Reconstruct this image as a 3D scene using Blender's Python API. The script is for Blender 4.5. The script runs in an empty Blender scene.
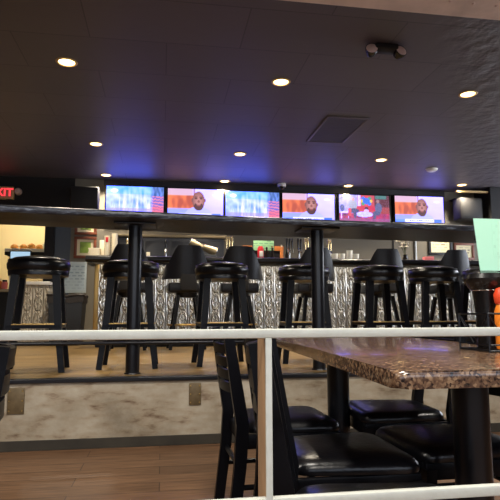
import bpy, bmesh, math, random
from mathutils import Vector, Matrix, noise
random.seed(7)
PI = math.pi
scn = bpy.context.scene
COL = scn.collection

# ------------------------------------------------------------------ materials
def lin(c):
    return tuple((v/12.92 if v <= .04045 else ((v+.055)/1.055)**2.4) for v in [q/255 for q in c])

def mat(name, rgb, rough=.5, metal=0., spec=.5, bump=0., bscale=20., var=0., vscale=6., coat=0., stretch=(1,1,1)):
    m = bpy.data.materials.new(name); m.use_nodes = True
    nt = m.node_tree; b = nt.nodes['Principled BSDF']
    c = lin(rgb)
    b.inputs['Base Color'].default_value = (*c, 1)
    b.inputs['Roughness'].default_value = rough
    b.inputs['Metallic'].default_value = metal
    b.inputs['Specular IOR Level'].default_value = spec
    b.inputs['Coat Weight'].default_value = coat
    tc = nt.nodes.new('ShaderNodeTexCoord'); mp = nt.nodes.new('ShaderNodeMapping')
    mp.inputs['Scale'].default_value = stretch
    nt.links.new(tc.outputs['Object'], mp.inputs['Vector'])
    if bump:
        n = nt.nodes.new('ShaderNodeTexNoise'); n.inputs['Scale'].default_value = bscale; n.inputs['Detail'].default_value = 4
        nt.links.new(mp.outputs['Vector'], n.inputs['Vector'])
        bp = nt.nodes.new('ShaderNodeBump'); bp.inputs['Strength'].default_value = bump; bp.inputs['Distance'].default_value = .01
        nt.links.new(n.outputs['Fac'], bp.inputs['Height']); nt.links.new(bp.outputs['Normal'], b.inputs['Normal'])
    if var:
        n = nt.nodes.new('ShaderNodeTexNoise'); n.inputs['Scale'].default_value = vscale; n.inputs['Detail'].default_value = 5
        nt.links.new(mp.outputs['Vector'], n.inputs['Vector'])
        r = nt.nodes.new('ShaderNodeValToRGB')
        r.color_ramp.elements[0].position = .3; r.color_ramp.elements[1].position = .7
        r.color_ramp.elements[0].color = (*[v*(1-var) for v in c], 1)
        r.color_ramp.elements[1].color = (*[min(1, v*(1+var)) for v in c], 1)
        nt.links.new(n.outputs['Fac'], r.inputs['Fac']); nt.links.new(r.outputs['Color'], b.inputs['Base Color'])
    return m

def emis(name, rgb, strength):
    m = bpy.data.materials.new(name); m.use_nodes = True
    b = m.node_tree.nodes['Principled BSDF']
    b.inputs['Base Color'].default_value = (0, 0, 0, 1)
    b.inputs['Emission Color'].default_value = (*lin(rgb), 1)
    b.inputs['Emission Strength'].default_value = strength
    return m

def N(nt, t, **kw):
    n = nt.nodes.new(t)
    for k, v in kw.items():
        if k in n.inputs.keys(): n.inputs[k].default_value = v
        else: setattr(n, k, v)
    return n

def ramp(nt, fac, stops):
    r = nt.nodes.new('ShaderNodeValToRGB')
    while len(r.color_ramp.elements) < len(stops): r.color_ramp.elements.new(.5)
    for e, (p, c) in zip(r.color_ramp.elements, stops):
        e.position = p; e.color = (*lin(c), 1)
    nt.links.new(fac, r.inputs['Fac'])
    return r.outputs['Color']

def plank_mat(name, cols, mortar, bw, rh, rough):
    m = mat(name, cols[0], rough); nt = m.node_tree; b = nt.nodes['Principled BSDF']
    tc = N(nt, 'ShaderNodeTexCoord')
    br = N(nt, 'ShaderNodeTexBrick', Scale=1.0)
    br.inputs['Color1'].default_value = (*lin(cols[0]), 1); br.inputs['Color2'].default_value = (*lin(cols[1]), 1)
    br.inputs['Mortar'].default_value = (*lin(mortar), 1); br.inputs['Mortar Size'].default_value = .0025
    br.inputs['Brick Width'].default_value = bw; br.inputs['Row Height'].default_value = rh; br.offset = .37
    nt.links.new(tc.outputs['Object'], br.inputs['Vector'])
    mp = N(nt, 'ShaderNodeMapping'); mp.inputs['Scale'].default_value = (1.5, 22, 1)
    nt.links.new(tc.outputs['Object'], mp.inputs['Vector'])
    n = N(nt, 'ShaderNodeTexNoise', Scale=3.0, Detail=6.0); nt.links.new(mp.outputs['Vector'], n.inputs['Vector'])
    g = ramp(nt, n.outputs['Fac'], [(.3, (150, 140, 130)), (.7, (255, 250, 245))])
    mx = N(nt, 'ShaderNodeMix', data_type='RGBA', blend_type='MULTIPLY'); mx.inputs[0].default_value = .8
    nt.links.new(br.outputs['Color'], mx.inputs[6]); nt.links.new(g, mx.inputs[7])
    nt.links.new(mx.outputs[2], b.inputs['Base Color'])
    return m

M = {}
M['black_vinyl'] = mat('black vinyl', (10, 10, 14), .28, spec=.4, bump=.1, bscale=60)
M['black_vinyl_back'] = mat('black vinyl on stool backs', (17, 18, 24), .38, spec=.3, bump=.15, bscale=80)
M['black_wood'] = mat('black stained wood', (10, 10, 14), .34, spec=.12, bump=.05, bscale=30)
M['black_metal'] = mat('black powder coated metal', (12, 13, 18), .3, spec=.4, bump=.03, bscale=80)
M['dark_plastic'] = mat('dark plastic', (14, 13, 14), .25)
M['matte_black'] = mat('matte black paint', (16, 15, 17), .75)
M['brass'] = mat('worn brass', (168, 140, 88), .4, 1)
M['chrome'] = mat('chrome', (205, 205, 205), .15, 1)
M['steel'] = mat('brushed steel', (150, 134, 102), .45, .6)
M['rail_paint'] = mat('off white railing enamel', (186, 188, 180), .35, bump=.08, bscale=90, var=.06, vscale=40)
M['rail_side'] = mat('railing steel with painted brown reflection', (150, 118, 88), .5, var=.12, vscale=15)  # brown reflection of the wood floor put into the side's colour
M['wall_grey'] = mat('olive grey wall paint', (120, 114, 101), .8, bump=.05, bscale=60)
M['wall_black'] = mat('black wall paint', (20, 18, 19), .8)
M['wall_cream'] = mat('cream kitchen wall', (240, 225, 190), .7)
M['wall_dark'] = mat('dark brown side wall', (95, 84, 76), .8)
M['blue_door'] = mat('slate blue door paint', (70, 78, 88), .55)
M['beam'] = mat('dusty mauve beam metal', (226, 206, 196), .6, var=.15, vscale=5, bump=.1)
M['cream'] = mat('cream plastic cups', (240, 228, 200), .5)
M['white'] = mat('white ceramic', (235, 232, 222), .35)
M['white_metal'] = mat('white plastic', (225, 222, 215), .5)
M['red'] = mat('red plastic', (200, 35, 45), .4)
M['orange'] = mat('orange card', (215, 125, 55), .6)
M['hot_orange'] = mat('orange sauce', (235, 130, 40), .3)
M['cap_red'] = mat('orange red bottle cap', (225, 75, 40), .35)
M['mint'] = mat('mint green card', (182, 236, 208), .6)
M['mint_ink'] = mat('faint grey print', (160, 220, 188), .6)
M['green_paper'] = mat('pale green paper', (165, 215, 160), .7)
M['pink'] = mat('pink paper', (225, 120, 120), .7)
M['frame_wood'] = mat('reddish brown picture frame', (120, 62, 34), .45)
M['frame_black'] = mat('black picture frame', (22, 20, 20), .45)
M['mat_cream'] = mat('cream picture mat', (238, 226, 192), .7)
M['paper'] = mat('certificate paper', (236, 222, 180), .7)
M['ink'] = mat('brown grey print', (120, 105, 85), .7)
M['green_art'] = mat('green field print', (150, 180, 80), .7, var=.35, vscale=9)
M['poster'] = mat('pale blue menu poster', (196, 210, 216), .5)
M['poster_ink'] = mat('poster print', (130, 150, 165), .6)
M['bread'] = mat('baked bread', (205, 140, 65), .7, var=.25, vscale=20)
M['bin'] = mat('black bin plastic', (12, 12, 13), .45)
M['bin_bag'] = mat('brown bin liner', (40, 32, 25), .5, bump=.5, bscale=14)
M['speaker'] = mat('charcoal speaker shell', (36, 34, 33), .7)
M['grille'] = mat('speaker grille', (32, 31, 31), .7, bump=.4, bscale=300)
M['foam_white'] = mat('emergency lamp lens', (215, 190, 180), .4)
M['vent'] = mat('dark vent slats', (66, 63, 72), .6)
M['vent_frame'] = mat('dark vent frame', (92, 86, 88), .5)
M['bulb'] = emis('warm lamp glow', (255, 218, 150), 7)
M['lamp_trim'] = mat('lamp trim ring', (190, 160, 110), .5)
M['exit_red'] = emis('lit red exit letters', (255, 60, 70), 1.6)
M['exit_face'] = emis('glowing exit sign face', (225, 120, 90), .18)
M['monitor'] = emis('lit monitor screen', (185, 220, 245), .9)
M['plate'] = mat('tarnished bronze plate', (104, 88, 62), .5, .4, var=.2, vscale=20)
M['flower'] = mat('pale silvery flower petals', (222, 212, 190), .6)
M['stem'] = mat('olive stem', (70, 80, 45), .6)
M['glow_white'] = mat('pale blue pipe paint', (205, 215, 225), .4)
M['dark_cabinet'] = mat('dark blue grey back bar panel', (50, 53, 60), .5)
M['glass'] = mat('dark bottle glass', (22, 18, 16), .1)
M['tap'] = mat('polished pale brass tap', (232, 210, 160), .2, .9)
M['daylight'] = emis('daylight window', (225, 236, 255), 3.5)
M['side_fill'] = emis('added side fill glow', (232, 238, 250), 10)  # glow of the panel added at the right
M['kitchen_lamp'] = emis('kitchen lamp', (255, 236, 190), 14)
M['strip'] = emis('added warm bar front fill', (255, 238, 212), 9)  # fill glow added for the tin front
M['floor_low'] = plank_mat('brown plank floor', [(142, 108, 80), (120, 90, 66)], (62, 44, 34), 1.2, .15, .42)
M['floor_high'] = plank_mat('honey plank floor', [(170, 140, 88), (148, 120, 74)], (80, 60, 38), 1.0, .12, .35)

def print_mat(name, paper, ink, rh, bw, sx=1.):
    m = mat(name, paper, .65); nt = m.node_tree; b = nt.nodes['Principled BSDF']
    tc = N(nt, 'ShaderNodeTexCoord'); sp = N(nt, 'ShaderNodeSeparateXYZ'); nt.links.new(tc.outputs['Object'], sp.inputs[0])
    cb = N(nt, 'ShaderNodeCombineXYZ'); nt.links.new(sp.outputs['X'], cb.inputs['X']); nt.links.new(sp.outputs['Z'], cb.inputs['Y'])
    br = N(nt, 'ShaderNodeTexBrick', Scale=1.0); br.inputs['Brick Width'].default_value = bw; br.inputs['Row Height'].default_value = rh
    br.inputs['Mortar Size'].default_value = rh*.3; br.inputs['Mortar'].default_value = (*lin(paper), 1)
    br.inputs['Color1'].default_value = (*lin(ink), 1); br.inputs['Color2'].default_value = (*lin(paper), 1); br.inputs['Bias'].default_value = -.15
    nt.links.new(cb.outputs[0], br.inputs['Vector']); nt.links.new(br.outputs['Color'], b.inputs['Base Color'])
    return m
M['cert_print'] = print_mat('printed certificate', (236, 222, 180), (140, 124, 100), .05, .11)
M['poster_print'] = print_mat('printed menu poster', (190, 206, 214), (150, 170, 184), .05, .09)
M['sheet_print'] = print_mat('printed green sheet', (165, 215, 160), (120, 175, 135), .035, .08)
M['card_print'] = print_mat('faintly printed mint card', (182, 236, 208), (172, 226, 198), .024, .022)

def granite():
    m = mat('brown speckled granite', (70, 52, 42), .2, coat=.2); nt = m.node_tree; b = nt.nodes['Principled BSDF']
    tc = N(nt, 'ShaderNodeTexCoord')
    v = N(nt, 'ShaderNodeTexVoronoi', Scale=150.0); nt.links.new(tc.outputs['Object'], v.inputs['Vector'])
    n = N(nt, 'ShaderNodeTexNoise', Scale=70.0, Detail=6.0); nt.links.new(tc.outputs['Object'], n.inputs['Vector'])
    mx = N(nt, 'ShaderNodeMix', data_type='FLOAT'); mx.inputs[0].default_value = .55
    nt.links.new(v.outputs['Color'], mx.inputs[2]); nt.links.new(n.outputs['Fac'], mx.inputs[3])
    col = ramp(nt, mx.outputs[0], [(.28, (22, 17, 15)), (.42, (70, 50, 40)), (.57, (110, 84, 64)), (.74, (156, 128, 100))])
    nt.links.new(col, b.inputs['Base Color'])
    return m
M['granite'] = granite()

def tin(name, rgb, metal, rough):
    m = mat(name, rgb, rough, metal); nt = m.node_tree; b = nt.nodes['Principled BSDF']
    tc = N(nt, 'ShaderNodeTexCoord'); sp = N(nt, 'ShaderNodeSeparateXYZ'); nt.links.new(tc.outputs['Object'], sp.inputs[0])
    def mth(op, a, bb=None):
        n = N(nt, 'ShaderNodeMath', operation=op)
        for i, q in enumerate((a, bb)):
            if q is None: continue
            if isinstance(q, (int, float)): n.inputs[i].default_value = q
            else: nt.links.new(q, n.inputs[i])
        return n.outputs[0]
    xy = mth('ADD', sp.outputs['X'], sp.outputs['Y'])
    u = mth('SUBTRACT', mth('FRACT', mth('DIVIDE', xy, .15)), .5); v = mth('SUBTRACT', mth('FRACT', mth('DIVIDE', sp.outputs['Z'], .24)), .5)
    au = mth('ABSOLUTE', u); av = mth('ABSOLUTE', v)
    def bumpy(d, w): return mth('MAXIMUM', mth('SUBTRACT', 1.0, mth('DIVIDE', mth('ABSOLUTE', d), w)), 0.0)
    ring = bumpy(mth('SUBTRACT', mth('SQRT', mth('ADD', mth('POWER', mth('DIVIDE', au, .33), 2.0), mth('POWER', mth('DIVIDE', av, .42), 2.0))), 1.0), .28)
    stem = bumpy(u, .07); edge = bumpy(mth('SUBTRACT', au, .5), .09)
    leaf = bumpy(mth('SUBTRACT', au, mth('ADD', .05, mth('MULTIPLY', mth('ABSOLUTE', mth('SINE', mth('MULTIPLY', v, 9.4))), .2))), .07)
    h = mth('ADD', mth('ADD', ring, mth('MULTIPLY', stem, .8)), mth('ADD', mth('MULTIPLY', edge, .9), mth('MULTIPLY', leaf, .8)))
    no = N(nt, 'ShaderNodeTexNoise', Scale=25.0, Detail=3.0); nt.links.new(tc.outputs['Object'], no.inputs['Vector'])
    h = mth('ADD', h, mth('MULTIPLY', no.outputs['Fac'], .25))
    bp = N(nt, 'ShaderNodeBump', Strength=1.0, Distance=.028); nt.links.new(h, bp.inputs['Height'])
    nt.links.new(bp.outputs['Normal'], b.inputs['Normal'])
    return m
M['tin'] = tin('embossed tin panel', (226, 226, 220), .6, .22)
M['tin_white'] = tin('white embossed tin panel', (225, 215, 195), .2, .5)

def concrete():
    m = mat('stained plaster', (180, 164, 142), .85); nt = m.node_tree; b = nt.nodes['Principled BSDF']
    tc = N(nt, 'ShaderNodeTexCoord')
    n1 = N(nt, 'ShaderNodeTexNoise', Scale=2.2, Detail=8.0, Roughness=.65); nt.links.new(tc.outputs['Object'], n1.inputs['Vector'])
    mp = N(nt, 'ShaderNodeMapping'); mp.inputs['Scale'].default_value = (3, 3, 9); nt.links.new(tc.outputs['Object'], mp.inputs['Vector'])
    n2 = N(nt, 'ShaderNodeTexNoise', Scale=2.6, Detail=6.0); nt.links.new(mp.outputs['Vector'], n2.inputs['Vector'])
    c1 = ramp(nt, n1.outputs['Fac'], [(.28, (122, 111, 95)), (.46, (156, 145, 128)), (.6, (172, 162, 146)), (.74, (190, 182, 168))])
    c2 = ramp(nt, n2.outputs['Fac'], [(.28, (150, 118, 94)), (.42, (236, 228, 216)), (.6, (255, 255, 252))])
    mx = N(nt, 'ShaderNodeMix', data_type='RGBA', blend_type='MULTIPLY'); mx.inputs[0].default_value = .85
    nt.links.new(c1, mx.inputs[6]); nt.links.new(c2, mx.inputs[7])
    nt.links.new(mx.outputs[2], b.inputs['Base Color'])
    return m
M['plaster'] = concrete()
M['grime'] = mat('dark grimy base strip', (48, 43, 35), .8, var=.3, vscale=7, bump=.2)
M['ceiling_trim'] = mat('dark trim paint', (42, 39, 44), .6)
def ceiling_mat():
    m = mat('dark painted ceiling tile', (74, 63, 67), .5, spec=.7); nt = m.node_tree; b = nt.nodes['Principled BSDF']
    tc = N(nt, 'ShaderNodeTexCoord')
    br = N(nt, 'ShaderNodeTexBrick', Scale=1.0)
    br.inputs['Color1'].default_value = (*lin((80, 76, 84)), 1); br.inputs['Color2'].default_value = (*lin((87, 82, 90)), 1)
    br.inputs['Mortar'].default_value = (*lin((58, 54, 60)), 1); br.inputs['Mortar Size'].default_value = .005
    br.inputs['Brick Width'].default_value = 1.22; br.inputs['Row Height'].default_value = .61
    nt.links.new(tc.outputs['Object'], br.inputs['Vector']); nt.links.new(br.outputs['Color'], b.inputs['Base Color'])
    n = N(nt, 'ShaderNodeTexNoise', Scale=7.0, Detail=5.0); nt.links.new(tc.outputs['Object'], n.inputs['Vector'])
    # crinkled tiles on the right-hand side, smooth ones elsewhere
    sp = N(nt, 'ShaderNodeSeparateXYZ'); nt.links.new(tc.outputs['Object'], sp.inputs[0])
    k = N(nt, 'ShaderNodeMath', operation='MULTIPLY_ADD'); k.inputs[1].default_value = -.62
    nt.links.new(sp.outputs['Y'], k.inputs[0]); nt.links.new(sp.outputs['X'], k.inputs[2])
    mr = N(nt, 'ShaderNodeMapRange'); mr.inputs[1].default_value = -.25; mr.inputs[2].default_value = .15; mr.inputs[3].default_value = .05; mr.inputs[4].default_value = .7
    nt.links.new(k.outputs[0], mr.inputs[0])
    bp = N(nt, 'ShaderNodeBump', Distance=.04); nt.links.new(n.outputs['Fac'], bp.inputs['Height']); nt.links.new(mr.outputs[0], bp.inputs['Strength'])
    nt.links.new(bp.outputs['Normal'], b.inputs['Normal'])
    return m
M['ceiling'] = ceiling_mat()
M['rail_top'] = mat('dark streaked laminate', (30, 24, 25), .4, spec=.25, var=.3, vscale=8, bump=.15, bscale=14, stretch=(1, 6, 6))
def edge_mat():
    m = mat('streaked grey laminate edge', (92, 98, 108), .35); nt = m.node_tree; b = nt.nodes['Principled BSDF']
    tc = N(nt, 'ShaderNodeTexCoord'); mp = N(nt, 'ShaderNodeMapping'); mp.inputs['Scale'].default_value = (2, 30, 30)
    nt.links.new(tc.outputs['Object'], mp.inputs['Vector'])
    n = N(nt, 'ShaderNodeTexNoise', Scale=3.5, Detail=6.0, Roughness=.7); nt.links.new(mp.outputs['Vector'], n.inputs['Vector'])
    nt.links.new(ramp(nt, n.outputs['Fac'], [(.40, (22, 22, 28)), (.55, (58, 64, 76)), (.68, (140, 150, 164))]), b.inputs['Base Color'])  # dark to pale grey streaks along the edge
    return m
M['rail_edge'] = edge_mat()

# ------------------------------------------------------------------ mesh helpers
def new(): return bmesh.new()

def box(bm, x0, x1, y0, y1, z0, z1, bev=0., mx=None, seg=2):
    r = bmesh.ops.create_cube(bm, size=1.0); vs = r['verts']
    for v in vs:
        v.co = Vector(((x0+x1)/2+v.co.x*(x1-x0), (y0+y1)/2+v.co.y*(y1-y0), (z0+z1)/2+v.co.z*(z1-z0)))
    if bev:
        es = list({e for v in vs for e in v.link_edges})
        o = bmesh.ops.bevel(bm, geom=es, offset=bev, segments=seg, affect='EDGES', profile=.5)
        vs = list({v for f in o['faces'] for v in f.verts} | {v for v in vs if v.is_valid})
    if mx is not None: bmesh.ops.transform(bm, matrix=mx, verts=vs)
    return vs

def ring_tube(bm, pts, radii, n=10, closed=False, flat=(1, 1), up=None):
    pts = [Vector(p) for p in pts]
    if not isinstance(radii, (list, tuple)): radii = [radii]*len(pts)
    L = len(pts); rings = []; prev = None
    for i, p in enumerate(pts):
        a = pts[i-1] if (i > 0 or closed) else p; b = pts[(i+1) % L] if (i < L-1 or closed) else p
        t = (b-a).normalized()
        u = prev if prev is not None else (Vector(up) if up else (Vector((0, 0, 1)) if abs(t.z) < .9 else Vector((1, 0, 0))))
        s = t.cross(u).normalized(); u = s.cross(t).normalized(); prev = u
        off = PI/4 if n == 4 else 0
        rings.append([bm.verts.new(p+radii[i]*(flat[0]*math.cos(2*PI*k/n+off)*s+flat[1]*math.sin(2*PI*k/n+off)*u)) for k in range(n)])
    for i in range(L if closed else L-1):
        A, B = rings[i], rings[(i+1) % L]
        for k in range(n): bm.faces.new((A[k], A[(k+1) % n], B[(k+1) % n], B[k]))
    if not closed:
        bm.faces.new(rings[0][::-1]); bm.faces.new(rings[-1])
    return rings

def lathe(bm, prof, c=(0, 0, 0), n=32, mx=None):
    rings = []; vs = []
    for r, z in prof:
        if r < 1e-6: ring = [bm.verts.new((c[0], c[1], c[2]+z))]
        else: ring = [bm.verts.new((c[0]+r*math.cos(2*PI*k/n), c[1]+r*math.sin(2*PI*k/n), c[2]+z)) for k in range(n)]
        rings.append(ring); vs += ring
    for A, B in zip(rings, rings[1:]):
        for k in range(n):
            j = (k+1) % n
            if len(A) == 1 and len(B) == 1: continue
            if len(A) == 1: bm.faces.new((A[0], B[j], B[k]))
            elif len(B) == 1: bm.faces.new((A[k], A[j], B[0]))
            else: bm.faces.new((A[k], A[j], B[j], B[k]))
    if mx is not None: bmesh.ops.transform(bm, matrix=mx, verts=vs)
    return vs

def prism(bm, poly, z0, z1, bev=0., seg=3):
    a = [bm.verts.new((x, y, z0)) for x, y in poly]; b = [bm.verts.new((x, y, z1)) for x, y in poly]
    n = len(poly); bm.faces.new(a[::-1]); bm.faces.new(b)
    for i in range(n): bm.faces.new((a[i], a[(i+1) % n], b[(i+1) % n], b[i]))
    if bev:
        es = [e for v in a+b for e in v.link_edges if abs(e.verts[0].co.z-e.verts[1].co.z) < 1e-6]
        bmesh.ops.bevel(bm, geom=list(set(es)), offset=bev, segments=seg, affect='EDGES', profile=.5)
    return a+b

def obj(name, bm, m, parent=None, smooth=True, loc=None):
    bmesh.ops.recalc_face_normals(bm, faces=bm.faces)
    me = bpy.data.meshes.new(name); bm.to_mesh(me); bm.free()
    if smooth:
        me.polygons.foreach_set('use_smooth', [True]*len(me.polygons))
        try: me.set_sharp_from_angle(angle=math.radians(38))
        except Exception: pass
    me.materials.append(M[m] if isinstance(m, str) else m)
    o = bpy.data.objects.new(name, me); COL.objects.link(o)
    if parent: o.parent = parent
    if loc: o.location = loc
    return o

def tag(o, label, cat, group=None):
    o['label'] = label; o['category'] = cat
    if group: o['group'] = group
    return o

def thing(name, label, cat, loc=(0, 0, 0), rz=0, group=None):
    o = bpy.data.objects.new(name, None); COL.objects.link(o)
    o.location = loc; o.rotation_euler = (0, 0, rz); o.empty_display_size = .1
    return tag(o, label, cat, group)

def struct(name, bm, m, parent=None, smooth=False):
    o = obj(name, bm, m, parent, smooth)
    if not parent: o['kind'] = 'structure'
    return o

def dup(root, loc, rz, label, group=None):
    r = root.copy(); COL.objects.link(r); r.location = loc; r.rotation_euler = (0, 0, rz); r['label'] = label
    if group: r['group'] = group
    for ch in list(root.children):
        c = ch.copy(); COL.objects.link(c); c.parent = r
        for g in ch.children:
            d = g.copy(); COL.objects.link(d); d.parent = c
    return r

def text_mesh(s, size, depth, m, parent, loc, rot, name, bold=0.):
    cu = bpy.data.curves.new(name, 'FONT'); cu.body = s; cu.size = size; cu.extrude = depth; cu.offset = bold
    cu.align_x = 'CENTER'; cu.align_y = 'CENTER'
    t = bpy.data.objects.new(name+'_curve', cu); COL.objects.link(t)
    dg = bpy.context.evaluated_depsgraph_get(); me = bpy.data.meshes.new_from_object(t.evaluated_get(dg))
    bpy.data.objects.remove(t)
    me.materials.clear(); me.materials.append(M[m])
    o = bpy.data.objects.new(name, me); COL.objects.link(o)
    o.parent = parent; o.location = loc; o.rotation_euler = rot
    return o

# ------------------------------------------------------------------ the room
PZ = .453            # height of the raised bar platform
LIP = 3.81           # front face of the platform
WY = 9.0             # back wall
CZ = 3.1             # ceiling
XL, XR, YF = -4.2, 7.2, -3.0

bm = new(); box(bm, XL, XR, YF, LIP, -.1, 0); struct('floor', bm, 'floor_low')
bm = new(); box(bm, XL, XR, LIP+.02, WY+2.2, -.1, PZ); struct('floor_platform', bm, 'floor_high')
bm = new(); box(bm, XL, XR, LIP, LIP+.02, .06, PZ-.022); struct('wall_platform', bm, 'plaster')
bm = new(); box(bm, XL, XR, LIP-.008, LIP+.02, 0, .066, .003); struct('baseboard_platform', bm, 'grime')
bm = new(); box(bm, XL, XR, LIP-.02, LIP+.06, PZ-.024, PZ+.004, .004); struct('trim_1', bm, 'black_metal')
bm = new(); box(bm, XL, XR, YF, WY+2.2, CZ, CZ+.1); struct('ceiling', bm, 'ceiling')
bm = new(); box(bm, XL-.1, XL, YF, WY+2.2, 0, CZ); struct('wall_left', bm, 'wall_dark')
bm = new()
for a, b in [((YF, 4.4), (0, CZ)), ((8.4, WY+2.2), (0, CZ))]: box(bm, XR, XR+.1, a[0], a[1], b[0], b[1])
box(bm, XR, XR+.1, 4.4, 8.4, 0, 1.4); box(bm, XR, XR+.1, 4.4, 8.4, 2.85, CZ)
struct('wall_right', bm, 'wall_dark')
bm = new()
box(bm, XL, -3.3, YF-.1, YF, 0, CZ); box(bm, 4.3, XR, YF-.1, YF, 0, CZ)
box(bm, -3.3, 4.3, YF-.1, YF, 0, .9); box(bm, -3.3, 4.3, YF-.1, YF, 2.3, CZ)
struct('wall_front', bm, 'wall_dark')
# front windows behind the viewer, plus an added glow panel in the right wall
def window(name, x0, x1, z0, z1, y, n):
    bm = new(); box(bm, x0, x1, y-.07, y-.06, z0, z1); w = struct(name, bm, 'daylight')
    bm = new()
    for i in range(n+1):
        x = x0+(x1-x0)*i/n; box(bm, x-.03, x+.03, y-.06, y, z0, z1)
    box(bm, x0, x1, y-.06, y, z0, z0+.06); box(bm, x0, x1, y-.06, y, z1-.06, z1)
    struct('window_frame', bm, 'white_metal', w)
window('window_1', -3.3, .4, .9, 2.3, YF, 3)
window('window_2', .6, 4.3, .9, 2.3, YF, 3)
bm = new(); box(bm, .4, .6, YF-.1, YF, .9, 2.3); struct('trim_2', bm, 'wall_dark')
bm = new(); box(bm, XR+.05, XR+.06, 4.4, 8.4, 1.4, 2.85); w3 = struct('added_side_glow', bm, 'side_fill')  # unseen glowing panel added to brighten the crinkled ceiling tiles
bm = new()
for i in range(4): box(bm, XR, XR+.05, 4.43+1.313*i-.03, 4.43+1.313*i+.03, 1.4, 2.85)
struct('window_frame', bm, 'white_metal', w3)  # bars across the added glow panel

# back wall with the kitchen doorway on the left
bm = new(); box(bm, -1.48, XR, WY, WY+.12, PZ, CZ)
struct('wall_back', bm, 'wall_grey')
bm = new(); box(bm, XL, -1.55, WY-.02, WY+.12, 2.42, CZ); box(bm, -1.55, -1.44, WY-.02, WY+.1, 2.42, CZ)
struct('wall_header', bm, 'wall_black')
bm = new(); box(bm, XL, -3.25, WY-.02, WY+.12, PZ, 2.42); struct('wall_stub', bm, 'wall_black')
bm = new(); box(bm, -1.87, -1.72, WY-.06, WY+.13, PZ, 2.42, .006); struct('trim_3', bm, 'matte_black')
bm = new(); box(bm, -1.72, -1.48, WY-.012, WY+.05, PZ, 2.42, .004); d1 = struct('door_1', bm, 'blue_door')
bm = new(); box(bm, -1.70, -1.685, WY-.025, WY-.012, 1.35, 1.75, .003); struct('door_handle', bm, 'chrome', d1)
# kitchen behind it
bm = new(); box(bm, -3.3, -1.4, WY+1.9, WY+2.0, PZ, CZ); struct('wall_kitchen', bm, 'wall_cream')
bm = new(); box(bm, -1.45, -1.4, WY+.13, WY+1.9, PZ, CZ); struct('wall_kitchen_side', bm, 'wall_cream')
bm = new(); box(bm, -3.6, -3.55, WY+.13, WY+1.9, PZ, CZ); struct('wall_kitchen_far_side', bm, 'wall_cream')

# bulkhead beam over the viewer with a row of rivets
bm = new(); box(bm, -1.6, XR, 1.9, 3.14, 2.85, CZ, .006); bo = struct('ceiling_beam', bm, 'beam')
bm = new()
for i in range(24):
    for y in (2.98, 2.84+.08*(i % 2)):
        lathe(bm, [(0, -.006), (.008, -.004), (.011, 0)], (.5+i*.16, y, 2.85), 8)
struct('rivet', bm, 'foam_white', bo)
# black soffit at the right of the back wall
bm = new(); box(bm, 5.65, XR, 8.5, WY, 2.35, CZ, .01); struct('trim_4', bm, 'matte_black')
bm = new(); box(bm, 5.05, 5.68, 8.55, 8.62, 3.0, 3.03, .005); struct('trim_5', bm, 'lamp_trim')
bm = new(); box(bm, 4.025, 4.05, WY-.01, WY, PZ, CZ); struct('trim_6', bm, 'matte_black')

bm = new(); box(bm, -.98, 5.05, 8.965, WY, 2.995, CZ, .003); struct('trim_7', bm, 'ceiling_trim')

# ------------------------------------------------------------------ ceiling fittings
LG = 'recessed ceiling downlights'
def make_light():
    t = thing('ceiling_downlight', '', 'downlight', (0, 0, CZ), 0, LG)
    bm = new(); lathe(bm, [(.072, -.001), (.076, -.008), (.088, -.007), (.095, -.001)], n=28); obj('trim_ring', bm, 'lamp_trim', t)
    bm = new(); lathe(bm, [(0, -.014), (.035, -.012), (.058, -.007), (.07, -.001)], n=24); obj('lens', bm, 'bulb', t)
    return t
lamp = make_light()
LS = [(-.87, 4.75, 'bright recessed downlight alone in the upper left of the ceiling'),
      (-.89, 7.08, 'recessed downlight in the middle row, above the leftmost television'),
      (-.92, 8.68, 'small recessed downlight close to the wall above the left speaker'),
      (1.095, 4.86, 'brightest recessed downlight, left of the square ceiling vent'),
      (1.036, 7.24, 'recessed downlight in the middle row, above the gap of second and third screens'),
      (1.0, 8.80, 'small recessed downlight close to the top edge of the third television'),
      (3.04, 4.85, 'recessed downlight nearest on the right, by the crinkled glossy tiles'),
      (3.10, 7.22, 'recessed downlight in the middle row, right of the square vent'),
      (3.16, 8.80, 'small recessed downlight just above the studio scene on the fifth television'),
      (5.09, 8.45, 'small recessed downlight above the right wall speaker')]
for i, (x, y, lb) in enumerate(LS):
    if i == 0: lamp.location = (x, y, CZ); lamp['label'] = lb
    else: dup(lamp, (x, y, CZ), 0, lb, LG)
    L = bpy.data.lights.new('downlight_beam', 'SPOT'); L.energy = 175; L.color = (1, .87, .68); L.spot_size = 2.3; L.spot_blend = .8; L.shadow_soft_size = .05
    lo = bpy.data.objects.new('downlight_beam', L); COL.objects.link(lo); lo.location = (x, y, CZ-.03)

t = thing('ceiling_vent', 'dark square vent panel set flush in the ceiling', 'vent', (2.05, 6.1, CZ))
bm = new()
for a in [(-.25, .25, -.46, -.43), (-.25, .25, .43, .46), (-.25, -.22, -.43, .43), (.22, .25, -.43, .43)]: box(bm, *a, -.012, -.001, .003)
obj('frame', bm, 'vent_frame', t)
bm = new(); box(bm, -.22, .22, -.43, .43, -.006, -.001)
for i in range(14): box(bm, -.22, .22, -.42+i*.062, -.37+i*.062, -.008, -.005)
obj('louvre_panel', bm, 'vent', t)

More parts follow.
